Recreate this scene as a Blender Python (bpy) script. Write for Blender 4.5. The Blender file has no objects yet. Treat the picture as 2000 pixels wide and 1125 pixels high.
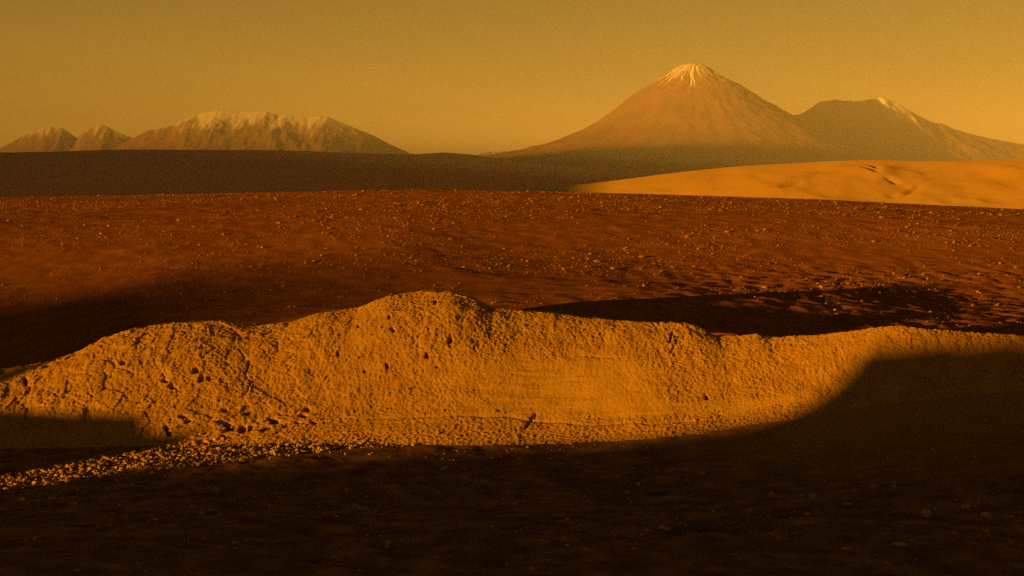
import bpy, math, random
import numpy as np
from mathutils import Vector

# ------------------------------------------------------------------ camera, sky, sun, exposure
sc = bpy.context.scene
FPX = 2000 * 50 / 36.0
HORIZON = 330.0
PITCH = math.atan((562.5 - HORIZON) / FPX)
cam_data = bpy.data.cameras.new('camera')
cam_data.lens = 50
cam_data.sensor_width = 36
cam_data.clip_start = 0.5
cam_data.clip_end = 200000
cam = bpy.data.objects.new('camera', cam_data)
sc.collection.objects.link(cam)
cam.location = (0, 0, 0)                       # the eye is the origin of heights
cam.rotation_euler = (math.pi / 2 - PITCH, 0, 0)
sc.camera = cam

SUN_EL = math.radians(3.0)
SUN_AZ = math.radians(45.0)                    # light travels towards +x +y
SUN_COL = (1.0, 0.43, 0.035)
SUN_STRENGTH = 5.0
SKY_STRENGTH = 0.054
SKY_TINT = (1.0, 0.485, 0.09)
EXPOSURE = 0.82

world = bpy.data.worlds.new('World')
sc.world = world
world.use_nodes = True
wn = world.node_tree
bgn = wn.nodes['Background']
sky = wn.nodes.new('ShaderNodeTexSky')
sky.sky_type = 'NISHITA'
sky.sun_disc = False
sky.sun_elevation = SUN_EL
sky.sun_rotation = math.radians(225)
sky.altitude = 2500
sky.dust_density = 0.3
mul = wn.nodes.new('ShaderNodeMixRGB')
mul.blend_type = 'MULTIPLY'
mul.inputs[0].default_value = 1
mul.inputs[2].default_value = (*SKY_TINT, 1)
wn.links.new(sky.outputs[0], mul.inputs[1])
wn.links.new(mul.outputs[0], bgn.inputs[0])
bgn.inputs[1].default_value = SKY_STRENGTH

sun_data = bpy.data.lights.new('sun', 'SUN')
sun_data.energy = SUN_STRENGTH
sun_data.color = SUN_COL
sun_data.angle = math.radians(0.53)
sun = bpy.data.objects.new('sun', sun_data)
sc.collection.objects.link(sun)
D = Vector((math.cos(SUN_EL) * math.sin(SUN_AZ), math.cos(SUN_EL) * math.cos(SUN_AZ), -math.sin(SUN_EL)))
sun.rotation_euler = D.to_track_quat('-Z', 'Y').to_euler()

sc.view_settings.view_transform = 'Standard'
sc.view_settings.look = 'None'
sc.view_settings.gamma = 1
sc.view_settings.use_curve_mapping = False
sc.view_settings.exposure = EXPOSURE
sc.cycles.max_bounces = 4
sc.cycles.volume_bounces = 0
sc.cycles.sample_clamp_indirect = 0.6
sc.cycles.use_denoising = False
TE = math.tan(SUN_EL)
R2 = math.sqrt(2)

# ------------------------------------------------------------------ helpers
def ray(u, v):
    dx = (u - 1000) / FPX
    dy = (562.5 - v) / FPX
    return dx, math.cos(PITCH) + dy * math.sin(PITCH), -math.sin(PITCH) + dy * math.cos(PITCH)

def at(u, v, Y):
    a, b, c = ray(u, v)
    return a * Y / b, Y, c * Y / b

def hash2(ix, iy, seed):
    h = (ix.astype(np.int64) * 374761393 + iy.astype(np.int64) * 668265263 + seed * 1442695041) & 0xFFFFFFFF
    h = ((h ^ (h >> 13)) * 1274126177) & 0xFFFFFFFF
    h = ((h ^ (h >> 16)) * 2246822519) & 0xFFFFFFFF
    h = h ^ (h >> 15)
    return (h & 0xFFFFFF) / float(0x1000000)

def perlin(x, y, seed=0):
    ix = np.floor(x); iy = np.floor(y)
    fx = x - ix; fy = y - iy
    ux = fx * fx * fx * (fx * (fx * 6 - 15) + 10)
    uy = fy * fy * fy * (fy * (fy * 6 - 15) + 10)
    def g(a, b):
        an = hash2(ix + a, iy + b, seed) * 2 * np.pi
        return np.cos(an) * (fx - a) + np.sin(an) * (fy - b)
    a = g(0, 0) * (1 - ux) + g(1, 0) * ux
    b = g(0, 1) * (1 - ux) + g(1, 1) * ux
    return (a * (1 - uy) + b * uy) * 1.5

def fbm(x, y, octv=4, seed=0, gain=0.5):
    s = 0; a = 1; f = 1
    for o in range(octv):
        s = s + a * perlin(x * f, y * f, seed + o * 17)
        a *= gain; f *= 2.03
    return s

def ridged(x, y, octv=4, seed=0, gain=0.5):
    s = 0; a = 1; f = 1
    for o in range(octv):
        s = s + a * (1 - np.abs(perlin(x * f, y * f, seed + o * 31)) * 2)
        a *= gain; f *= 2.07
    return s

def worley(x, y, seed=0):
    """distance to nearest and second nearest feature, and the cell's own random value"""
    ix = np.floor(x); iy = np.floor(y)
    f1 = np.full(x.shape, 9.0); f2 = np.full(x.shape, 9.0); cid = np.zeros(x.shape)
    for a in (-1, 0, 1):
        for b in (-1, 0, 1):
            px = ix + a + hash2(ix + a, iy + b, seed); py = iy + b + hash2(ix + a, iy + b, seed + 5)
            d = np.hypot(px - x, py - y)
            r = hash2(ix + a, iy + b, seed + 9)
            near = d < f1
            f2 = np.where(near, f1, np.minimum(f2, d))
            cid = np.where(near, r, cid)
            f1 = np.where(near, d, f1)
    return f1, f2, cid

def sstep(a, b, x):
    t = np.clip((x - a) / (b - a), 0, 1)
    return t * t * (3 - 2 * t)

def grid_mesh(name, X, Y, Z, mat, attrs=None, wrap=False):
    """X, Y, Z are (rows, cols) arrays"""
    n, m = X.shape
    me = bpy.data.meshes.new(name)
    co = np.stack([X, Y, Z], -1).reshape(-1, 3).astype(np.float32)
    i = np.arange(n * m).reshape(n, m)
    if wrap:
        j = np.concatenate([i, i[:, :1]], 1)
    else:
        j = i
    q = np.stack([j[:-1, :-1], j[:-1, 1:], j[1:, 1:], j[1:, :-1]], -1).reshape(-1, 4)
    me.vertices.add(len(co)); me.vertices.foreach_set('co', co.ravel())
    me.loops.add(q.size); me.loops.foreach_set('vertex_index', q.ravel().astype(np.int32))
    me.polygons.add(len(q))
    me.polygons.foreach_set('loop_start', (np.arange(len(q)) * 4).astype(np.int32))
    me.polygons.foreach_set('loop_total', np.full(len(q), 4, np.int32))
    me.polygons.foreach_set('use_smooth', np.ones(len(q), bool))
    for k, v in (attrs or {}).items():
        at_ = me.attributes.new(k, 'FLOAT', 'POINT')
        at_.data.foreach_set('value', v.reshape(-1).astype(np.float32))
    me.update(calc_edges=True)
    me.materials.append(mat)
    o = bpy.data.objects.new(name, me)
    sc.collection.objects.link(o)
    return o

def tag(o, label=None, cat=None, group=None, kind=None):
    if label: o['label'] = label
    if cat: o['category'] = cat
    if group: o['group'] = group
    if kind: o['kind'] = kind
    return o

def material(name, stops, scale, bump=0.0, bump_scale=20.0, detail=6, stretch=(1, 1, 1), attr=None, attr_col=None, stops2=None):
    """rough ground: noise driven colour between stops, fine bump; attr mixes in a second colour of the thing itself"""
    m = bpy.data.materials.new(name); m.use_nodes = True
    nt = m.node_tree; N = nt.nodes; L = nt.links
    p = N['Principled BSDF']
    p.inputs['Roughness'].default_value = 1
    p.inputs['Specular IOR Level'].default_value = 0.0
    p.inputs['Diffuse Roughness'].default_value = 0.6
    tc = N.new('ShaderNodeTexCoord'); mp = N.new('ShaderNodeMapping')
    mp.inputs['Scale'].default_value = stretch
    L.new(tc.outputs['Object'], mp.inputs[0])
    nz = N.new('ShaderNodeTexNoise'); nz.inputs['Scale'].default_value = scale
    nz.inputs['Detail'].default_value = detail; nz.inputs['Roughness'].default_value = 0.62
    L.new(mp.outputs[0], nz.inputs['Vector'])
    rp = N.new('ShaderNodeValToRGB')
    while len(rp.color_ramp.elements) < len(stops): rp.color_ramp.elements.new(0.5)
    for e, (pos, c) in zip(rp.color_ramp.elements, stops):
        e.position = pos; e.color = (*c, 1)
    L.new(nz.outputs['Fac'], rp.inputs[0])
    out = rp.outputs[0]
    if attr:
        an = N.new('ShaderNodeAttribute'); an.attribute_name = attr
        mx = N.new('ShaderNodeMixRGB'); mx.inputs[2].default_value = (*attr_col, 1)
        L.new(an.outputs['Fac'], mx.inputs[0]); L.new(out, mx.inputs[1]); out = mx.outputs[0]
    L.new(out, p.inputs['Base Color'])
    if bump:
        nb = N.new('ShaderNodeTexNoise'); nb.inputs['Scale'].default_value = bump_scale
        nb.inputs['Detail'].default_value = 5; nb.inputs['Roughness'].default_value = 0.7
        L.new(mp.outputs[0], nb.inputs['Vector'])
        b = N.new('ShaderNodeBump'); b.inputs['Strength'].default_value = 1.0
        b.inputs['Distance'].default_value = bump
        L.new(nb.outputs['Fac'], b.inputs['Height']); L.new(b.outputs[0], p.inputs['Normal'])
    return m

M_BANK = material('pale_crumbly_sand', [(0.28, (0.3002, 0.1580, 0.0253)), (0.5, (0.3595, 0.1959, 0.0316)), (0.72, (0.4187, 0.2370, 0.0395))], 1.3, 0.03, 14,
                  attr='smooth', attr_col=(0.4503, 0.2647, 0.0435))
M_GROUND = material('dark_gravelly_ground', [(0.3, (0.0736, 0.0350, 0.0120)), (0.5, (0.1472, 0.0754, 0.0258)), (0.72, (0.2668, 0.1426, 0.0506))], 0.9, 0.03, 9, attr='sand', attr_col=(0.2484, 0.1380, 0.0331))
M_HILL = material('brown_desert_soil', [(0.25, (0.1368, 0.0479, 0.0106)), (0.5, (0.1862, 0.0698, 0.0167)), (0.75, (0.2508, 0.1026, 0.0274))], 0.6, 0.04, 6, stretch=(1, 0.6, 1))
M_DUNE = material('golden_sand', [(0.3, (0.3680, 0.2160, 0.0384)), (0.7, (0.4240, 0.2520, 0.0480))], 0.012, 0.0)
M_PLAIN = material('dark_plain_soil', [(0.3, (0.52, 0.165, 0.15)), (0.7, (0.68, 0.225, 0.20))], 0.0008, 0.0, stretch=(0.4, 1, 1))
M_ROCKM = material('volcanic_slope', [(0.3, (0.20, 0.100, 0.034)), (0.7, (0.29, 0.148, 0.05))], 0.0016, 0.0, attr='snow', attr_col=(0.86, 0.84, 0.80))
M_STONE = material('tan_stone', [(0.3, (0.4100, 0.2386, 0.0451)), (0.7, (0.5412, 0.3261, 0.0697))], 6, 0.01, 30)
M_HSTONE = material('brown_stone', [(0.3, (0.2184, 0.1074, 0.0281)), (0.7, (0.4056, 0.2149, 0.0585))], 3, 0.01, 20)
M_GSTONE = material('shaded_stone', [(0.3, (0.2470, 0.1472, 0.0522)), (0.7, (0.5320, 0.3325, 0.1330))], 3, 0.01, 20)

# ------------------------------------------------------------------ the lie of the land near the camera
GY = np.array([-160, -60, 0, 15, 30, 40, 46, 48, 50, 52, 56, 62, 90.])
GL = np.array([-18, -12, -7.6, -7.7, -8.6, -9.92, -10.78, -10.9, -10.93, -10.92, -10.9, -10.85, -10.85])
GR = np.array([-18, -12, -7.6, -7.7, -8.6, -8.85, -9.0, -9.05, -9.08, -9.1, -9.1, -9.15, -9.3])
def smooth_interp(y, ys, zs):
    """interp smoothed by averaging over a short window"""
    s = 0
    for d in (-2.4, -1.2, 0, 1.2, 2.4): s = s + np.interp(y + d, ys, zs)
    return s / 5
def ground_z(x, y):
    w = sstep(1, 24, x)
    z = smooth_interp(y, GY, GL) * (1 - w) + smooth_interp(y, GY, GR) * w
    z = z - 5.0 * sstep(0.5, 11, -(x + 0.38 * y)) * sstep(-30, 10, y) - 9 * sstep(60, 120, -x)
    z = z + 0.024 * (np.clip(x, -24, -9) + 12) * sstep(44, 49, y)
    z = z + 5.6 * np.exp(-((x - 4) ** 2 + (y + 3) ** 2) / 98.0)      # the knoll the camera stands on
    return z

CREST_UV = [(-260, 726), (-120, 722), (0, 719), (60, 714), (120, 700), (160, 684), (200, 660), (260, 641), (340, 630), (420, 630), (500, 637),
            (560, 632), (620, 613), (700, 603), (760, 580), (830, 570), (880, 571), (930, 585), (960, 600), (1000, 607), (1100, 615), (1160, 623), (1240, 631),
            (1340, 633), (1375, 642), (1400, 655), (1480, 655), (1500, 663), (1540, 660), (1600, 657), (1660, 648), (1700, 642), (1760, 640), (1850, 644), (1930, 651), (2000, 656), (2150, 664), (2300, 668)]
CU = np.array([c[0] for c in CREST_UV], float)
CYD = np.interp(CU, [-260, 0, 400, 830, 1200, 1500, 1680, 2000, 2300], [61.5, 62, 63.2, 65.5, 64.4, 62.8, 61.6, 61.2, 61])
CP = np.array([at(u, v, y) for (u, v), y in zip(CREST_UV, CYD)])
CX, CZ = CP[:, 0], CP[:, 2]
def crest_y(x): return np.interp(x, CX, CYD)
def crest_z(x): return np.interp(x, CX, CZ)
def base_y(x): return np.interp(x, [-26, -13, -2, 6, 12, 17, 26], [55.6, 55.6, 55.0, 55.6, 56.8, 57.8, 58.4])
def bank_prof(t):
    return np.where(t < 1, 0.94 * t + 0.06 * np.sin(np.clip(t, 0, 1) * np.pi / 2) - 0.05 * np.sin(2 * np.pi * np.clip(t, 0, 1)), 1.0)
_cs = np.linspace(-40, 40, 801)
_cz = np.convolve(np.pad(np.interp(_cs, CX, CZ), 40, mode='edge'), np.hanning(83)[1:-1] / np.hanning(83).sum(), 'valid')
_cyd = np.convolve(np.pad(np.interp(_cs, CX, CYD), 40, mode='edge'), np.hanning(83)[1:-1] / np.hanning(83).sum(), 'valid')
def crest_z_smooth(x): return np.interp(x, _cs, _cz)
def bank_pt(x, t):
    yb = base_y(x); yc = crest_y(x); zb = ground_z(x, yb) - 0.06; zc = crest_z(x)
    y = yb + (yc - yb) * t
    zs = crest_z_smooth(x)
    z = zb + (zs - zb) * bank_prof(t) + (zc - zs) * np.clip(t, 0, 1) ** 3
    over = np.clip(t - 1, 0, None)
    z = z - over * over * 3.5 - over * 0.2
    return y, z
def near_z(x, y):
    """smooth height of ground or bank"""
    yb = base_y(x); yc = crest_y(x)
    t = (y - yb) / (yc - yb)
    return np.where(t > 0, np.maximum(bank_pt(x, np.clip(t, 0, 1.25))[1], ground_z(x, y)), ground_z(x, y))

_g8 = np.hanning(163)[1:-1] / np.hanning(163).sum()
_gzs = np.convolve(np.pad(np.interp(_cs, CX, CZ), 80, mode='edge'), _g8, 'valid')
_gx = _cs[80:-80]
_gp = _gx - crest_y(_gx); _gq = (_gx + crest_y(_gx)) / R2; _gz = _gzs[80:-80]
HY = np.array([60, 72, 82, 90, 100, 112, 126, 140, 152, 162, 170, 178, 190, 220, 300.])
HZ = np.array([-7.6, -7.75, -7.8, -7.35, -6.65, -5.75, -4.75, -3.9, -3.3, -2.85, -2.6, -2.75, -4.2, -9, -30])
HC_UV = [(-300, 392), (0, 385), (200, 382), (500, 376), (700, 372), (850, 371), (1000, 373), (1170, 377), (1400, 383), (1600, 389), (1800, 399), (2000, 409), (2300, 424)]
HCX = np.array([at(u, v, 170)[0] for u, v in HC_UV]); HCZ = np.array([at(u, v, 170)[2] for u, v in HC_UV])
def hill_z(x, y):
    w = sstep(70, 150, y)
    z = smooth_interp(y, HY, HZ)
    z = z + (np.interp(x, HCX, HCZ) + 2.6) * sstep(75, 165, y)
    near = np.interp(x * 72.0 / np.maximum(y, 66), [-26, -21.6, -18, -10, 0], [-10.8, -9.7, -8.5, -8.0, -7.8])
    wr = sstep(-10, 3, x)
    k = sstep(74, 128, y)
    # right of the high point the ground runs level with the light that grazes the crest
    pr = x - y
    zg = np.interp(pr, _gp, _gz) - TE * ((x + y) / R2 - np.interp(pr, _gp, _gq)) + 0.16
    zg = np.maximum(zg, -7.7 - 0.03 * np.clip(x - 6, 0, 45)) - 0.62 * (1 - sstep(65, 84, y))
    near = near * (1 - wr) + zg * wr
    k = k * (1 - wr) + sstep(80, 136, y) * wr
    return near * (1 - k) + z * k

def hit(u, v, fn, y0, y1, n=1600):
    ys = np.linspace(y0, y1, n)
    a, b, c = ray(u, v)
    xs = a / b * ys; zs = c / b * ys
    d = zs - fn(xs, ys)
    k = np.argmax(d < 0)
    if not (d < 0).any(): k = n - 1
    return float(xs[k]), float(ys[k]), float(fn(xs[k:k + 1], ys[k:k + 1])[0])

# ------------------------------------------------------------------ foreground ground
xs = np.concatenate([np.linspace(-260, -26, 110, endpoint=False), np.linspace(-26, 26, 540, endpoint=False), np.linspace(26, 70, 40)])
ys = np.concatenate([np.linspace(-160, 27, 80, endpoint=False), np.linspace(27, 60, 280, endpoint=False), np.linspace(60, 75, 12)])
X, Y = np.meshgrid(xs, ys)
Z = ground_z(X, Y)
dist = sstep(20, 30, Y)
rough = 0.10 * fbm(X * 0.22, Y * 0.22 + X * 0.08, 4, 3) + 0.075 * fbm(X * 1.1, Y * 1.1, 4, 11) * (0.5 + 0.8 * sstep(-0.3, 0.5, perlin(X * 0.15, Y * 0.15, 77)))
f1, f2, cid = worley(X * 2.2, Y * 2.2, 4)
rough += 0.05 * np.clip(0.45 - f1, 0, 1) * (cid > 0.72)
rill = np.abs(perlin((X - 0.55 * Y) * 0.10 + 0.4 * fbm(X * 0.15, Y * 0.15, 3, 5), Y * 0.035, 21))
rough += -0.07 * np.exp(-(rill / 0.035) ** 2) * (Y < 50)
rill2 = np.abs((Y - (30.5 + 0.62 * (X + 5.5))) + 0.9 * fbm(X * 0.35, Y * 0.1, 3, 8))
rough += -0.28 * np.exp(-(rill2 / 0.35) ** 2) * sstep(-6.5, -4.5, X) * (1 - sstep(5, 9, X))
near_strip = sstep(46, 49, Y)
rough *= (1 - 0.65 * near_strip)
Z = Z + rough
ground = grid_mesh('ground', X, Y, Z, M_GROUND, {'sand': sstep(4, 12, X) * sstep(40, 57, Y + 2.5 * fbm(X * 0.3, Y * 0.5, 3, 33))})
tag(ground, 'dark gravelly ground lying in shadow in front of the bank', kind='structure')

# ------------------------------------------------------------------ the sunlit bank
NX, NT = 1300, 410
xs = np.linspace(-26, 27, NX)
ts = np.concatenate([np.linspace(-0.06, 1.0, NT - 60, endpoint=False), np.linspace(1.0, 1.5, 60)])
X, T = np.meshgrid(xs, ts)
Yb, Zb = bank_pt(X, T)
yb = base_y(X); yc = crest_y(X)
Sl = T * np.hypot(yc - yb, crest_z(X) - ground_z(X, yb))        # metres up the slope
U = 1000 + FPX * X / Yb                                          # rough picture column, used only to lay the local character along x
def zone(u0, u1, f): return sstep(u0 - f, u0 + f, U) * (1 - sstep(u1 - f, u1 + f, U))
left = 1 - sstep(-11, -5, X)                                     # blocky end
strata = sstep(-4.5, 1, X) * (1 - sstep(5.2, 6.6, X + 0.6 * perlin(Sl * 0.7, X * 0.3, 9))) * sstep(0.16, 0.28, T) * (1 - sstep(0.50, 0.66, T))
strata2 = sstep(3.5, 7, X) * (1 - sstep(10.5, 14, X)) * sstep(0.16, 0.20, T + 0.05 * perlin(X * 0.4, T, 3)) * (1 - sstep(0.26, 0.34, T))
smooth = np.clip(strata + strata2, 0, 1)
wx = X + 0.07 * fbm(X * 1.7, Sl * 1.7, 3, 41); ws = Sl + 0.07 * fbm(X * 1.7 + 9, Sl * 1.7, 3, 43)
d = 0.10 * fbm(X * 0.28, Sl * 0.28, 3, 51)
def crumb(fx, fs, seed, step, gap, dome):
    a, b, c = worley(wx * fx, ws * fs, seed)
    return (c - 0.5) * step - np.clip(1 - (b - a) / 0.16, 0, 1) * gap * (hash2(np.floor(c * 9999), np.floor(c * 777), 3) > 0.45) + (0.5 - a) * dome
clod = crumb(2.4, 1.7, 61, 0.055, 0.035, 0.05)
clod2 = crumb(6.2, 3.1, 63, 0.060, 0.050, 0.045) + crumb(9.5, 7.0, 65, 0.048, 0.018, 0.045)
fine = 0.030 * fbm(X * 9, Sl * 7.0, 2, 67)
mask = 0.75 + 0.40 * sstep(-0.4, 0.6, fbm(X * 0.35, Sl * 0.35, 3, 71))
d = d + (0.28 * clod + 0.54 * clod2 + 0.72 * fine) * mask * (1 - 0.66 * smooth)
# vertical flutes on the upper face
d = d + 0.022 * ridged(wx * 1.6, ws * 0.35, 3, 73) * sstep(0.35, 0.7, T) * (1 - 0.7 * smooth)
# big angular blocks with open joints at the left end
f1c, f2c, cidc = worley(wx * 1.15, ws * 1.05, 81)
joint = np.clip(1 - (f2c - f1c) / 0.10, 0, 1)
d = d + left * ((cidc - 0.5) * 0.10 - joint * 0.09 * (cidc > 0.45))
f1d, f2d, cidd = worley(wx * 2.3 + 4, ws * 2.2, 83)
d = d + left * ((cidd - 0.5) * 0.045 - np.clip(1 - (f2d - f1d) / 0.10, 0, 1) * 0.045 * (cidd > 0.5))
# horizontal beds in the smooth part
bed = Sl + 0.10 * perlin(X * 0.35, Sl * 0.4, 91)
irr = 0.35 + 0.65 * sstep(-0.2, 0.5, perlin(X * 0.6, Sl * 1.3, 96))
d = d + smooth * irr * (0.055 * perlin(X * 0.22, bed * 2.8 + 0.5 * perlin(X * 0.5, Sl, 94), 93) + 0.022 * perlin(X * 0.7, bed * 7, 95))
# gravelly foot
foot = (1 - sstep(0.10, 0.22, T + 0.06 * perlin(X * 0.5, T * 3, 97)))
f1e, f2e, cide = worley(X * 5.2, Sl * 5.2, 99)
d = d * (1 - 0.5 * foot) + foot * np.clip(0.42 - f1e, 0, 1) * 0.17 * (0.3 + cide)
# ledge lines
lx = np.interp(X, [-6, 0, 3, 9], [0.20, 0.23, 0.17, 0.12])
d = d - 0.05 * np.exp(-((T - lx - 0.01 * perlin(X * 0.8, X * 0, 12)) / 0.010) ** 2) * sstep(-7, -4, X) * (1 - sstep(7, 10, X))
# holes and open cracks: (u, v, half width, half height, depth, lean)
PITS = [(880, 661, 5, 9, .60, 0), (1380, 776, 4, 6, .45, 0), (1029, 831, 4, 8, .60, -.6), (1036, 820, 4, 9, .75, -.45), (1044, 809, 3.5, 8, .6, -.5),
        (90, 716, 9, 9, .45, .5), (143, 694, 6, 12, .5, -.9), (105, 704, 5, 6, .4, .4), (50, 742, 5, 10, .4, .6), (56, 760, 4, 12, .35, 0), (26, 784, 4, 16, .35, -.4),
        (240, 708, 5, 6, .4, 0), (383, 725, 8, 6, .5, 0), (322, 742, 7, 5, .45, .5), (338, 754, 9, 5, .45, .6), (410, 740, 6, 5, .4, 0), (393, 742, 5, 6, .35, 0), (392, 680, 5, 6, .35, 0),
        (358, 816, 9, 6, .45, .5), (368, 823, 7, 7, .5, 0), (325, 836, 5, 9, .45, .5), (330, 846, 5, 9, .4, .4), (445, 830, 9, 6, .5, .5), (450, 838, 9, 6, .5, .6),
        (473, 838, 8, 12, .5, 0), (490, 836, 6, 9, .45, 0), (530, 818, 9, 8, .5, 0), (536, 826, 8, 7, .45, 0), (520, 838, 9, 6, .45, -.4), (438, 852, 6, 6, .45, .3),
        (483, 808, 5, 6, .35, 0), (600, 800, 7, 6, .45, 0), (592, 813, 8, 6, .45, 0), (612, 826, 7, 4, .35, .4), (580, 826, 6, 3, .3, 0), (440, 805, 5, 6, .35, 0),
        (760, 622, 4, 7, .14, 0), (767, 645, 4, 9, .14, .3), (834, 694, 4, 6, .14, .3), (855, 716, 6, 3, .35, -.4), (850, 592, 3, 10, .3, 0), (700, 640, 3, 6, .14, .3), (660, 690, 3, 7, .14, .3), (756, 712, 3, 7, .14, .2), (712, 722, 3, 5, .14, 0), (1310, 660, 3, 14, .2, -.3)]
PV = 562.5 - FPX * ((Zb * math.cos(PITCH) + Yb * math.sin(PITCH)) / (Yb * math.cos(PITCH) - Zb * math.sin(PITCH)))
wob = fbm(X * 3.1, Sl * 3.1, 3, 103)
for (u, v, hw, hh, dep, lean) in PITS:
    px, py, pz = hit(u, v, near_z, 50, 72)
    ptt = (py - float(base_y(np.array(px)))) / (float(crest_y(np.array(px))) - float(base_y(np.array(px))))
    ps = ptt * math.hypot(float(crest_y(np.array(px))) - float(base_y(np.array(px))), float(crest_z(np.array(px))) - float(ground_z(np.array(px), base_y(np.array(px)))))
    k = py / FPX
    ax = (X - px) - (-lean) * (Sl - ps) * 0.6
    e = np.hypot(ax / (hw * k), (Sl - ps) / (hh * k * 1.45)) + 0.45 * wob
    d = d - (1.4 if u > 700 else 0.95) * dep * (1 - sstep(0.72, 1.05, e))
for cpts in [[(60, 748), (52, 768), (34, 786), (28, 800)], [(300, 700), (318, 730), (340, 752), (352, 768)], [(205, 690), (225, 712), (215, 735)],
             [(1310, 640), (1322, 668), (1302, 700)], [(1040, 700), (1130, 694), (1220, 700)]]:
    q3 = [hit(u, v, near_z, 50, 72) for u, v in cpts]
    for (xa, ya, za), (xb, yb2, zb2) in zip(q3[:-1], q3[1:]):
        vx, vy, vz = xb - xa, yb2 - ya, zb2 - za
        L2 = vx * vx + vy * vy + vz * vz
        sx = np.clip(((X - xa) * vx + (Yb - ya) * vy + (Zb - za) * vz) / L2, 0, 1)
        dd = np.sqrt((X - xa - sx * vx) ** 2 + (Yb - ya - sx * vy) ** 2 + (Zb - za - sx * vz) ** 2) + 0.10 * fbm(X * 2.3, Sl * 2.3, 3, 107)
        d = d - 0.08 * np.exp(-(dd / 0.04) ** 2)
# settle to a thin crust at toe and behind the crest
d = d * sstep(-0.05, 0.03, T) * (1 - 0.6 * sstep(1.05, 1.3, T))
ny, nz_ = -0.50, 0.866
Xb = X + 0.0 * d
bank_xs = xs; bank_ts = ts; bank_co = np.stack([Xb, Yb + d * ny, Zb + d * nz_], -1)
bank = grid_mesh('sand_bank', Xb, Yb + d * ny, Zb + d * nz_, M_BANK, {'smooth': smooth * 0.8})
tag(bank, 'pale crumbling sand bank lit by low golden sun', kind='structure')

# ------------------------------------------------------------------ the brown hill behind
xs = np.linspace(-75, 75, 620)
ys = np.concatenate([np.linspace(66.3, 112, 140, endpoint=False), np.linspace(112, 182, 210, endpoint=False), np.linspace(182, 300, 20)])
X, Y = np.meshgrid(xs, ys)
def hill_rough(X, Y):
    r = 0.20 * fbm(X * 0.030, Y * 0.045, 2, 203) * sstep(72, 100, Y) * (1 - 0.6 * sstep(150, 168, Y))
    r += 0.07 * fbm(X * 0.10 + 0.02 * Y, Y * 0.16 + X * 0.04, 4, 205)
    r += 0.035 * fbm(X * 0.6, Y * 0.6 + X * 0.15, 3, 207)
    r += 0.016 * ridged(X * 0.07, Y * 0.55 + X * 0.14 * sstep(-5, 25, X), 3, 209) * (0.4 + 0.6 * sstep(-0.3, 0.4, perlin(X * 0.03, Y * 0.04, 211)))
    right = sstep(4, 18, X) * (1 - sstep(100, 118, Y))
    r += -0.10 * right * np.exp(-((Y - 92) / 10) ** 2)
    r += 0.10 * fbm(X * 0.9, Y * 1.0, 4, 213) * right + 0.025 * fbm(X * 0.28, Y * 0.4, 3, 215)
    return r * (1 - 0.5 * sstep(160, 170, Y))
Z = hill_z(X, Y) + hill_rough(X, Y)
hill = grid_mesh('hill', X, Y, Z, M_HILL)
tag(hill, 'rounded brown stony hill rising behind the sunlit bank', kind='structure')

# ------------------------------------------------------------------ unseen ridge towards the sun, its crest shaped to throw the near shadows
def pq(x, y): return (x - y) / R2, (x + y) / R2
def qc(p): return -30 - 85 * sstep(-56 / R2, -38 / R2, p) - 420 * (1 - sstep(-87 / R2, -82 / R2, p))
pts = []
def put(u, v, fn, y0, y1, dz=0.0):
    x, y, z = hit(u, v, fn, y0, y1)
    p, q = pq(x, y)
    pts.append((p, z + dz + (q - qc(p)) * TE))
    return p, q, z
low = [(440, 912), (600, 900), (800, 887), (1000, 878), (1200, 868), (1350, 846), (1450, 832), (1500, 820), (1695, 680), (1800, 670), (1900, 667), (1950, 658), (2050, 646), (2200, 640)]
for u, v in low: put(u, v, near_z, 34, 72)
for u, v in [(0, 800), (150, 808), (275, 811), (288, 830), (306, 844), (392, 846), (412, 862), (428, 876)]: put(u, v, near_z, 46, 72)
for u, v in [(-200, 565), (0, 548), (300, 530), (600, 500), (800, 492), (1000, 505), (1130, 535), (1190, 552)]: put(u, v, hill_z, 72, 165, -1.3)
pts += [(-45.75 / R2, -3.35), (-87.0 / R2, 17.7), (-82.0 / R2, -6.95)]
pts.sort()
PP = np.array([p for p, h in pts]); PH = np.array([h for p, h in pts])
p = np.concatenate([np.arange(-260, -100, 1.2), np.arange(-100, -10, 0.10), np.arange(-10, 60, 1.0)])
h = np.interp(p, PP, PH)
h = np.where(p < PP[0], PH[0] - 0.03 * (PP[0] - p), h)
h = np.where(p > PP[-1], PH[-1] - 0.02 * (p - PP[-1]), h)
notch = (p * R2 > -68.9) & (p * R2 < -65.0)
h = np.where(notch, np.minimum(h, -9.0), h)
h = h + 0.03 * perlin(p * 1.3, p * 0, 7) + 0.015 * perlin(p * 4.3, p * 0, 9)
qo = np.concatenate([-np.geomspace(150, 0.4, 28), [0], np.geomspace(0.4, 150, 28)])
P, Q = np.meshgrid(p, qo)
H = np.tile(h, (len(qo), 1))
Zr = H - np.abs(Q) * 0.42 - 0.25 * np.abs(fbm(P * 0.4, Q * 0.4, 4, 15)) * sstep(0.2, 3, np.abs(Q))
Zr = np.maximum(Zr, -52)
QQ = Q + qc(P)
ridge = grid_mesh('ridge', (P + QQ) / R2, (QQ - P) / R2, Zr, M_HILL)
tag(ridge, 'unseen ridge towards the setting sun, shaped to cast the shadows on foreground and bank', kind='structure')

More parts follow.
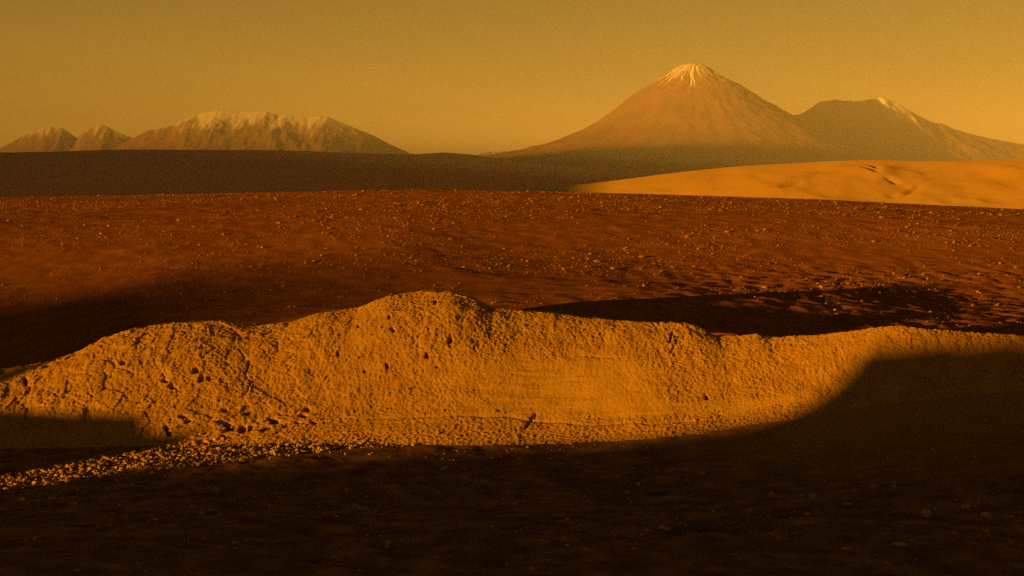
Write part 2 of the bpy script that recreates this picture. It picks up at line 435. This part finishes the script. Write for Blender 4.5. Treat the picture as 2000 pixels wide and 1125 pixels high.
# ------------------------------------------------------------------ golden dune
DUV = [(760, 384), (900, 376), (980, 371), (1060, 366), (1160, 358), (1260, 345), (1340, 335), (1440, 325), (1540, 319), (1640, 314), (1700, 312.5), (1800, 315), (1900, 313), (2000, 310), (2150, 306), (2400, 302)]
YD = 2300.0
dux = np.array([at(u, v, YD)[0] for u, v in DUV]); duz = np.array([at(u, v, YD)[2] for u, v in DUV])
xs = np.linspace(-330, 1500, 400); ys = np.concatenate([np.linspace(1900, 2300, 120, endpoint=False), np.linspace(2300, 3000, 60)])
X, Y = np.meshgrid(xs, ys)
top = np.interp(X, dux, duz)
t = (Y - 2300) / 400.0
Z = np.where(t < 0, top - 120 * np.abs(t) ** 1.25, top - 60 * t ** 2)
und = 7.5 * fbm(X * 0.0045 + Y * 0.003, Y * 0.006 - X * 0.001, 3, 303) + 1.3 * fbm(X * 0.02, Y * 0.02, 3, 305)
Z = Z + und * sstep(0.0, 0.22, -t)
for (u0, v0, u1, v1, wpx, dep) in [(1690, 330, 1712, 337, 3, 3.2), (1735, 346, 1752, 352, 3, 3.0), (1740, 378, 1768, 380, 3, 3.2), (1768, 378, 1795, 362, 3, 2.5), (1706, 324, 1712, 331, 4, 2.5), (1530, 372, 1560, 362, 4, 2)]:
    def dz(xx, yy):
        tt = (yy - 2300) / 400.0
        return np.where(tt < 0, np.interp(xx, dux, duz) - 120 * np.abs(tt) ** 1.25, np.interp(xx, dux, duz) - 60 * tt ** 2)
    a = hit(u0, v0, dz, 1900, 2320); b = hit(u1, v1, dz, 1900, 2320)
    vx, vy = b[0] - a[0], b[1] - a[1]
    L2 = vx * vx + vy * vy
    s = np.clip(((X - a[0]) * vx + (Y - a[1]) * vy) / L2, 0, 1)
    dd = np.hypot(X - a[0] - s * vx, Y - a[1] - s * vy)
    Z -= dep * 1.6 * np.exp(-(dd / 5.0) ** 2)
dune = grid_mesh('dune', X, Y, Z, M_DUNE)
tag(dune, 'smooth golden sand dune in full sun beyond the brown hill', kind='structure')

# ------------------------------------------------------------------ dark plain that rises to the foothills
FUV = [(-800, 300), (-300, 299), (0, 298), (60, 297), (120, 296), (200, 292.5), (300, 292), (420, 292.5), (560, 293), (640, 297), (720, 300), (800, 301), (835, 301.5), (855, 298.5), (875, 297), (910, 300), (960, 308), (1000, 314), (1060, 322), (1150, 328), (1400, 332), (2000, 334), (2800, 334)]
YF = 23000.0
fux = np.array([at(u, v, YF)[0] for u, v in FUV]); fuz = np.array([at(u, v, YF)[2] for u, v in FUV])
xs = np.linspace(-70000, 70000, 320)
ys = np.concatenate([[-9000, -4000, -1500, -300, 300], np.linspace(900, 12000, 40), np.linspace(12300, 26000, 160), np.linspace(26500, 120000, 60)])
X, Y = np.meshgrid(xs, ys)
ztop = np.interp(X * np.where(Y > 1000, 1, 1), fux, fuz)
up = np.clip((Y - 11000) / (YF - 11000), 0, 1) ** 1.15
Z = np.interp(Y, [-9000, -300, 300, 900, 3500, 11000], [-90, -45, -45, -70, -200, -270]) * (1 - up) + ztop * up
Z = np.where(Y > YF, ztop - (ztop + 260) * sstep(YF, 27000, Y), Z)
Z += 14 * fbm(X * 0.0006, Y * 0.0012, 4, 401) * sstep(9000, 14000, Y) * (1 - sstep(26000, 30000, Y)) * (1 - 0.75 * sstep(20500, 22800, Y))
plain = grid_mesh('plain', X, Y, Z, M_PLAIN)
tag(plain, 'dark shadowed desert plain rising to foothills below the volcanoes', kind='structure')

# ------------------------------------------------------------------ the volcano
YV = 30000.0
vx0, _, vz0 = at(1357, 128, YV)
px = YV / FPX
lr = np.array([0, 14, 27, 57, 117, 177, 207, 257, 307, 357, 407, 520, 760]) * px
lh = np.array([203.5, 202, 198.5, 181, 145, 98, 80, 58, 43, 33, 25, 10, -24]) * px
rr = np.array([0, 14, 28, 60, 93, 143, 183, 223, 283, 340, 420, 540, 760]) * px
rh = np.array([203.5, 201.5, 194, 175, 158, 127, 104, 81, 48, 30, 14, 0, -24]) * px
na, nr = 560, 130
ang = np.linspace(0, 2 * np.pi, na, endpoint=False)
rad = np.concatenate([np.linspace(1, 2400, 90, endpoint=False), np.linspace(2400, 8200, 40)])
A, R = np.meshgrid(ang, rad)
wl = sstep(-0.8, 0.8, -np.cos(A))
hz = np.interp(R, lr, lh) * wl + np.interp(R, rr, rh) * (1 - wl)
A2 = A + 0.10 * perlin(R * 0.0016 + 3, A * 2.5, 517) + 0.035 * perlin(R * 0.006, A * 9, 519)
ca, sa = np.cos(A), np.sin(A)
cw, sw = np.cos(A2), np.sin(A2)
gul = perlin(cw * 5 + 20, sw * 5 + R * 0.0003, 501) + 0.6 * perlin(cw * 13 + 3, sw * 13 + R * 0.0004, 503) + 0.35 * perlin(cw * 30, sw * 30 + R * 0.0006, 505)
amp = 62 * sstep(150, 1500, R) * (1 - 0.7 * sstep(3000, 6000, R)) + 12 * sstep(0, 200, R)
hz = hz + gul * amp * 0.22 + 22 * fbm(ca * R * 0.004, sa * R * 0.004, 3, 507)
# summit rim
hz = hz - 14 * (1 - sstep(0, 110, R))
streak = perlin(cw * 9 + 7, sw * 9 + R * 0.00012, 511) + 0.7 * perlin(cw * 21, sw * 21 + R * 0.0002, 513)
reach = 400 + 560 * np.clip(streak + 0.30, 0, 1.5) + 1200 * np.clip(perlin(cw * 15 + 31, sw * 15, 515) - 0.45, 0, 1)
snow = 1 - sstep(reach * 0.75, reach * 1.12, R)
snow = np.clip(snow * (0.12 + 1.0 * sstep(-0.30, 0.35, streak + 0.35 * perlin(cw * 60, sw * 60 + R * 0.005, 521))), 0, 1) * (0.8 + 0.2 * perlin(cw * 40, sw * 40 + R * 0.004, 3))
volcano = grid_mesh('volcano', vx0 + R * ca, YV + R * sa, hz, M_ROCKM, {'snow': snow}, wrap=True)
tag(volcano, 'tall conical volcano with snow streaks round its summit', kind='structure')

# ------------------------------------------------------------------ mountains built on a skyline of their own
def massif(name, label, uv, Yc, depth, seed, spur, snow_px, snow_amt, spur_scale=1.0, nx=420, ny_=150, top_rough=15, right_snow=0):
    k = Yc / FPX
    u = np.array([a for a, b in uv], float); v = np.array([b for a, b in uv], float)
    x = np.array([at(a, b, Yc)[0] for a, b in uv]); z = np.array([at(a, b, Yc)[2] for a, b in uv])
    xs = np.linspace(x[0], x[-1], nx)
    tt = np.linspace(-1, 1, ny_)
    Xm, Tm = np.meshgrid(xs, tt)
    Ym = Yc + Tm * depth
    # spurs: shift the crest profile sideways with distance from the crest
    warp = spur * fbm(Xm * 0.00035 * spur_scale, Ym * 0.00012 * spur_scale, 3, seed) * sstep(0.02, 0.4, np.abs(Tm))
    zc = np.interp(Xm + warp, x, z)
    zb = -320.0
    fall = 1 - np.abs(Tm) ** 0.9
    rg = ridged(Xm * 0.0011 * spur_scale + warp * 0.0004, Ym * 0.00035 * spur_scale, 4, seed + 3) - 0.9
    Zm = zb + (zc - zb) * fall
    Zm += rg * 0.055 * np.clip(zc - zb, 0, None) * sstep(0.03, 0.35, np.abs(Tm)) * fall
    Zm += top_rough * fbm(Xm * 0.006, Ym * 0.006, 4, seed + 9)
    Zm += 0.022 * np.clip(zc - zb, 0, None) * fbm(Xm * 0.0032, Ym * 0.0011, 3, seed + 21) * sstep(0.01, 0.15, np.abs(Tm)) * fall
    lim = (HORIZON - snow_px) * k
    sn = sstep(-1, 1, (Zm - lim) / (14 * k) + 1.3 * perlin(Xm * 0.0022, Ym * 0.0006, seed + 11) + 1.4 * perlin(Xm * 0.008, Ym * 0.0018, seed + 13) - 0.2) * snow_amt
    if right_snow: sn = np.clip(sn * 0.25 + sstep(-0.2, 0.5, perlin(Xm * 0.006, Ym * 0.0012, seed + 31) + 0.3 * perlin(Xm * 0.02, Ym * 0.004, seed + 33) + 0.45) * sstep(right_snow - 8, right_snow + 4, 1000 + FPX * Xm / Yc) * (1 - sstep(right_snow + 70, right_snow + 110, 1000 + FPX * Xm / Yc)) * sstep(-1, 1, (Zm - (HORIZON - 238) * k) / (12 * k)), 0, 1)
    o = grid_mesh(name, Xm, Ym, Zm, M_ROCKM, {'snow': sn})
    tag(o, label, kind='structure')
    return o
massif('mountain', 'flat-topped mountain beside the volcano with snow on its right shoulder',
       [(1330, 345), (1400, 300), (1470, 262), (1520, 238), (1535, 227), (1550, 224), (1560, 222), (1572, 217), (1588, 207), (1600, 198), (1612, 195), (1630, 193.5), (1650, 194.5), (1670, 196), (1685, 194), (1700, 192), (1712, 190.5), (1728, 189), (1745, 198), (1770, 211), (1800, 228), (1820, 238), (1838, 240), (1860, 250), (1900, 262), (1950, 273), (2000, 282), (2100, 300), (2300, 330)],
       34300.0, 4200, 603, 500, 232, 0.8, right_snow=1712)
massif('mountain', 'long broken snow-dusted mountain at left of the plain',
       [(150, 335), (200, 300), (255, 271), (290, 254), (330, 246), (370, 228), (392, 221), (410, 216), (425, 214), (440, 215), (470, 218), (500, 217), (520, 216), (533, 220), (545, 225), (560, 223), (575, 227), (600, 229), (620, 226), (640, 227), (665, 238), (700, 252), (730, 264), (760, 280), (785, 292), (800, 298), (840, 312), (900, 330)],
       40000.0, 4600, 623, 900, 246, 0.55)
massif('mountain', 'rightmost of the twin snowy peaks at far left',
       [(100, 330), (145, 285), (155, 264), (165, 256), (180, 247), (193, 242), (205, 244), (220, 252), (240, 261), (255, 266), (280, 280), (330, 330)],
       43000.0, 2600, 643, 500, 262, 0.6, nx=200, ny_=120)
massif('mountain', 'leftmost of the twin snowy peaks at far left',
       [(-260, 345), (-120, 318), (-40, 303), (0, 290), (40, 268), (70, 254), (88, 246), (100, 246), (112, 250), (122, 249), (135, 258), (150, 268), (170, 280), (230, 330)],
       45000.0, 3000, 653, 600, 262, 0.6, nx=260, ny_=120)
massif('mountain', 'small pale far-off hill in the gap left of the volcano',
       [(880, 330), (920, 306), (940, 299), (955, 295), (970, 296), (985, 294), (1000, 297), (1060, 320)],
       52000.0, 2000, 663, 300, 290, 0.7, nx=120, ny_=60)

# ------------------------------------------------------------------ the range out of view to the left that shades the plain
p = np.concatenate([np.linspace(-34000, -2600, 240, endpoint=False), np.linspace(-2600, -1380, 60)])
q0 = np.interp(p, [-34000, -18000, -9000, -2600], [1500, -4500, -6000, -1500])
hh = np.interp(p, [-34000, -24000, -21500, -19500, -18000, -16500, -14500, -12000, -8000, -5000, -3600, -2600, -1700, -1580, -1480, -1380], [880, 900, 1100, 1440, 1690, 1830, 1960, 1420, 870, 490, 270, 210, 200, 160, 128, 70])
hh = hh + 60 * fbm(p * 0.0012, p * 0, 4, 701) * (1 - sstep(-5000, -2700, p))
qo = np.linspace(-1, 1, 41)
P, O = np.meshgrid(p, qo)
Hh = np.tile(hh, (41, 1)); wid = 1500 + Hh * 2.0
QQ = np.tile(q0, (41, 1)) + O * np.maximum(wid, 800)
Zr = -300 + (Hh + 300) * (1 - np.abs(O)) + 70 * fbm(P * 0.001, QQ * 0.001, 4, 703) * sstep(0, 0.3, np.abs(O)) * (1 - sstep(0.6, 1, np.abs(O)))
rng_o = grid_mesh('mountain_range', (P + QQ) / R2, (QQ - P) / R2, Zr, M_ROCKM, {'snow': np.zeros_like(Zr)})
tag(rng_o, 'long mountain range beyond the left edge shading the plain', kind='structure')

# ------------------------------------------------------------------ stones
rs = np.random.RandomState(5)
def ico(sub):
    import bmesh
    bm = bmesh.new(); bmesh.ops.create_icosphere(bm, subdivisions=sub, radius=1)
    v = np.array([x.co[:] for x in bm.verts]); f = np.array([[w.index for w in x.verts] for x in bm.faces])
    bm.free(); return v, f
def rock_variant(sub, seed):
    r = np.random.RandomState(seed)
    v, f = ico(sub)
    v = v.copy()
    for _ in range(7):                              # flat facets: clip against random planes
        n = r.normal(size=3); n /= np.linalg.norm(n); dd = r.uniform(0.55, 0.9)
        over = np.clip(v @ n - dd, 0, None)
        v -= over[:, None] * n
    v *= (1 + 0.10 * r.normal(size=(len(v), 1)))
    v *= np.array([r.uniform(0.85, 1.25), r.uniform(0.8, 1.1), r.uniform(0.55, 0.85)])
    return v, f
VAR1 = [rock_variant(1, 900 + i) for i in range(10)]
VAR2 = [rock_variant(2, 950 + i) for i in range(10)]
def mesh_from(name, v, f, mat, flat=True):
    me = bpy.data.meshes.new(name); me.from_pydata(v.tolist(), [], f.tolist()); me.materials.append(mat)
    me.update(); return me
def scatter(name, place, mat, label, cat, group, singles, bulk_name, bulk_label, big_var=VAR2, small_var=VAR1):
    """place: rows x, y, z, size; the biggest in view become objects of their own, the others one mass"""
    place = place[np.argsort(-place[:, 3] / place[:, 1])]
    shared = [mesh_from(name, v, f, mat) for v, f in big_var]
    for i, (x, y, z, s) in enumerate(place[:singles]):
        o = bpy.data.objects.new(name, shared[i % len(shared)])
        sc.collection.objects.link(o)
        o.location = (x, y, z); o.scale = (s, s, s)
        o.rotation_euler = (rs.uniform(-.3, .3), rs.uniform(-.3, .3), rs.uniform(0, 6.28))
        tag(o, label, cat, group)
    rest = place[singles:]
    if len(rest):
        V = []; F = []; n = 0
        for i, (x, y, z, s) in enumerate(rest):
            v, f = small_var[i % len(small_var)]
            a = rs.uniform(0, 6.28); c, s_ = math.cos(a), math.sin(a)
            w = np.stack([v[:, 0] * c - v[:, 1] * s_, v[:, 0] * s_ + v[:, 1] * c, v[:, 2]], 1) * s + (x, y, z)
            V.append(w); F.append(f + n); n += len(v)
        me = mesh_from(bulk_name, np.concatenate(V), np.concatenate(F), mat)
        o = bpy.data.objects.new(bulk_name, me); sc.collection.objects.link(o)
        tag(o, bulk_label, cat, kind='stuff')

def bilerp(obj_xs, obj_ys, Zg, x, y):
    ix = np.clip(np.searchsorted(obj_xs, x) - 1, 0, len(obj_xs) - 2); iy = np.clip(np.searchsorted(obj_ys, y) - 1, 0, len(obj_ys) - 2)
    fx = (x - obj_xs[ix]) / (obj_xs[ix + 1] - obj_xs[ix]); fy = (y - obj_ys[iy]) / (obj_ys[iy + 1] - obj_ys[iy])
    return (Zg[iy, ix] * (1 - fx) + Zg[iy, ix + 1] * fx) * (1 - fy) + (Zg[iy + 1, ix] * (1 - fx) + Zg[iy + 1, ix + 1] * fx) * fy

# strip of stones that the last light catches
n = 21000
x = rs.uniform(-22, -1, n); y = rs.uniform(44.5, 57.0, n)
pp = x - y
lo = np.interp(x, [-22, -17, -12, -8, -4, -1], [46.2, 48.4, 51.6, 53.6, 54.9, 55.4])
hi = np.where(x < -12.5, np.minimum(x + 69.2, 57), np.interp(x, [-12.5, -8, -4, -1], [56.0, 55.7, 55.6, 55.6]))
edge = sstep(lo - 0.5, lo + 0.5, y) * (1 - sstep(hi - 0.4, hi + 0.5, y)) * (1 - 0.95 * sstep(-8, -3, x))
keep = (rs.uniform(0, 1, n) < edge * (0.35 + 0.65 * sstep(-0.5, 0.4, fbm(x * 0.8, y * 0.8, 2, 805)))) & (np.abs(x) < 0.375 * y)
x, y = x[keep], y[keep]
s = np.clip(0.033 * np.exp(rs.normal(0, 0.5, len(x))), 0.016, 0.11)
z = near_z(x, y) + s * 0.25 + 0.02
scatter('stone', np.stack([x, y, z, s], 1), M_STONE, 'sunlit tan stone in the narrow lit strip below the shaded bank', 'stone', 'stones in the sunlit strip', 280,
        'gravel', 'small sunlit gravel strewn along the foot of the bank')

# stones on the brown hill
n = 95000
x = rs.uniform(-70, 70, n); y = 66 + (171 - 66) * rs.uniform(0, 1, n) ** 0.85
dens = sstep(-0.55, 0.55, fbm(x * 0.05, y * 0.07, 3, 801)) * (0.25 + 0.75 * sstep(78, 105, y + 0.5 * np.clip(x, 0, 20))) + 0.05
keep = (rs.uniform(0, 1, n) < dens * 0.75) & (np.abs(x) < 0.375 * y)
x, y = x[keep], y[keep]
s = np.clip(0.031 * np.exp(rs.normal(0, 0.6, len(x))), 0.018, 0.18)
z = hill_z(x, y) + hill_rough(x, y) + s * 0.3
scatter('boulder', np.stack([x, y, z, s], 1), M_HSTONE, 'small brown boulder catching low sun on the dark hill', 'boulder', 'boulders on the brown hill', 300,
        'rubble', 'stones and rubble strewn thinly over the brown hill')

# stones lying in the shaded foreground
def shade_rock(u, v, wpx, hpx, label, var, rot):
    X0, Y0, Z0 = hit(u, v, ground_z, 28, 60)
    k = Y0 / FPX
    vv, ff = VAR2[var]
    me = mesh_from('rock', vv, ff, M_GSTONE)
    o = bpy.data.objects.new('rock', me); sc.collection.objects.link(o)
    o.location = (X0, Y0, Z0 + hpx * k * 0.3); o.scale = (wpx * k * 0.5, wpx * k * 0.45, hpx * k * 0.75)
    o.rotation_euler = (0, 0, rot); tag(o, label, 'rock', 'rocks in the shaded foreground')
shade_rock(1505, 970, 13, 13, 'small upright pale rock in the foreground shade, left of the larger rocks', 0, .3)
shade_rock(1810, 1011, 26, 20, 'largest rock in the dark foreground at lower right', 1, 1.0)
shade_rock(1926, 1010, 24, 13, 'low rock beside the right edge of the foreground', 2, 2.0)
shade_rock(1733, 1038, 18, 8, 'flat pale rock just below and left of the largest foreground rock', 3, .7)
shade_rock(1655, 986, 16, 6, 'thin flat rock between the upright rock and the largest foreground rock', 4, .1)
shade_rock(1755, 1066, 40, 7, 'long low slab near the bottom edge at lower right', 5, .05)
shade_rock(1284, 923, 12, 8, 'small rock in the shade just below the lit bank at right of centre', 6, .9)
shade_rock(1238, 1074, 16, 5, 'thin pale rock near the bottom edge right of centre', 7, .0)
shade_rock(1108, 1070, 12, 9, 'rounded rock near the bottom edge in the middle', 8, .5)
shade_rock(1577, 1008, 12, 8, 'small dull rock below the upright rock at lower right', 9, .5)
n = 6500
x = rs.uniform(-20, 20, n); y = rs.uniform(30, 56, n)
keep = (np.abs(x) < 0.37 * y) & (rs.uniform(0, 1, n) < sstep(-0.4, 0.5, fbm(x * 0.25, y * 0.25, 3, 811)))
x, y = x[keep], y[keep]
s = np.clip(0.022 * np.exp(rs.normal(0, 0.65, len(x))), 0.012, 0.14)
z = near_z(x, y) + s * 0.2
scatter('pebble', np.stack([x, y, z, s], 1), M_GSTONE, '', '', '', 0, 'pebbles', 'pebbles scattered over the shaded foreground ground')

n = 15000
x = rs.uniform(-23, 23, n); t = rs.uniform(0.02, 0.97, n)
y, z = bank_pt(x, t)
kp = (rs.uniform(0, 1, n) < (0.30 + 0.7 * sstep(-0.4, 0.5, fbm(x * 0.5, t * 4, 3, 821))) * np.where((x > 0) & (x < 5.5) & (t > 0.2) & (t < 0.6), 0.2, 1)) & (np.abs(x) < 0.375 * y)
x, y, t = x[kp], y[kp], t[kp]
s = np.clip(0.024 * np.exp(rs.normal(0, 0.5, len(x))), 0.014, 0.10)
ti = np.clip(np.searchsorted(bank_ts, t), 0, len(bank_ts) - 1); xi = np.clip(np.searchsorted(bank_xs, x), 0, len(bank_xs) - 1)
bx, by, bz = bank_co[ti, xi].T
scatter('crumb', np.stack([bx, by, bz, s], 1), M_BANK, '', '', '', 0, 'crumbs', 'crumbs of pale earth clinging to the face of the sunlit bank')

# lumps fallen from the bank at its left foot
spots = [(430, 846), (470, 858), (500, 846), (512, 826), (548, 838), (575, 806), (610, 812), (625, 822), (420, 830), (388, 818), (470, 812), (560, 846), (530, 850), (345, 836)]
for i, (u, v) in enumerate(spots):
    x0, y0, z0 = hit(u, v, near_z, 50, 70)
    s0 = float(np.clip(0.09 * math.exp(rs.normal(0, 0.35)), 0.06, 0.18))
    vv, ff = VAR2[i % 10]
    o = bpy.data.objects.new('clod', mesh_from('clod', vv, ff, M_BANK)); sc.collection.objects.link(o)
    o.location = (x0, y0 - 0.05, z0 + 0.05); o.scale = (s0, s0, s0); o.rotation_euler = (rs.uniform(-.5, .5), rs.uniform(-.5, .5), rs.uniform(0, 6.28))
    tag(o, 'angular lump of pale earth fallen at the left foot of the bank', 'clod', 'fallen lumps at the left foot of the bank')

# ------------------------------------------------------------------ haze
def haze(density, color):
    x0, x1, y0, y1, z0, z1 = -72000., 72000., -9500., 121000., -420., 2450.
    v = [(a, b, c) for c in (z0, z1) for b in (y0, y1) for a in (x0, x1)]
    f = [(0, 2, 3, 1), (4, 5, 7, 6), (0, 1, 5, 4), (2, 6, 7, 3), (0, 4, 6, 2), (1, 3, 7, 5)]
    me = bpy.data.meshes.new('haze'); me.from_pydata(v, [], f); me.update()
    m = bpy.data.materials.new('haze_air'); m.use_nodes = True
    nt = m.node_tree; nt.nodes.remove(nt.nodes['Principled BSDF'])
    pv = nt.nodes.new('ShaderNodeVolumePrincipled')
    pv.inputs['Color'].default_value = (*color, 1); pv.inputs['Density'].default_value = density
    pv.inputs['Anisotropy'].default_value = -0.25
    nt.links.new(pv.outputs[0], nt.nodes['Material Output'].inputs['Volume'])
    me.materials.append(m)
    o = bpy.data.objects.new('haze', me); sc.collection.objects.link(o)
    tag(o, 'thin dusty haze over the plain and the volcanoes', kind='stuff')
HAZE = 1.75e-5
if HAZE: haze(HAZE, (0.90, 0.885, 0.97))
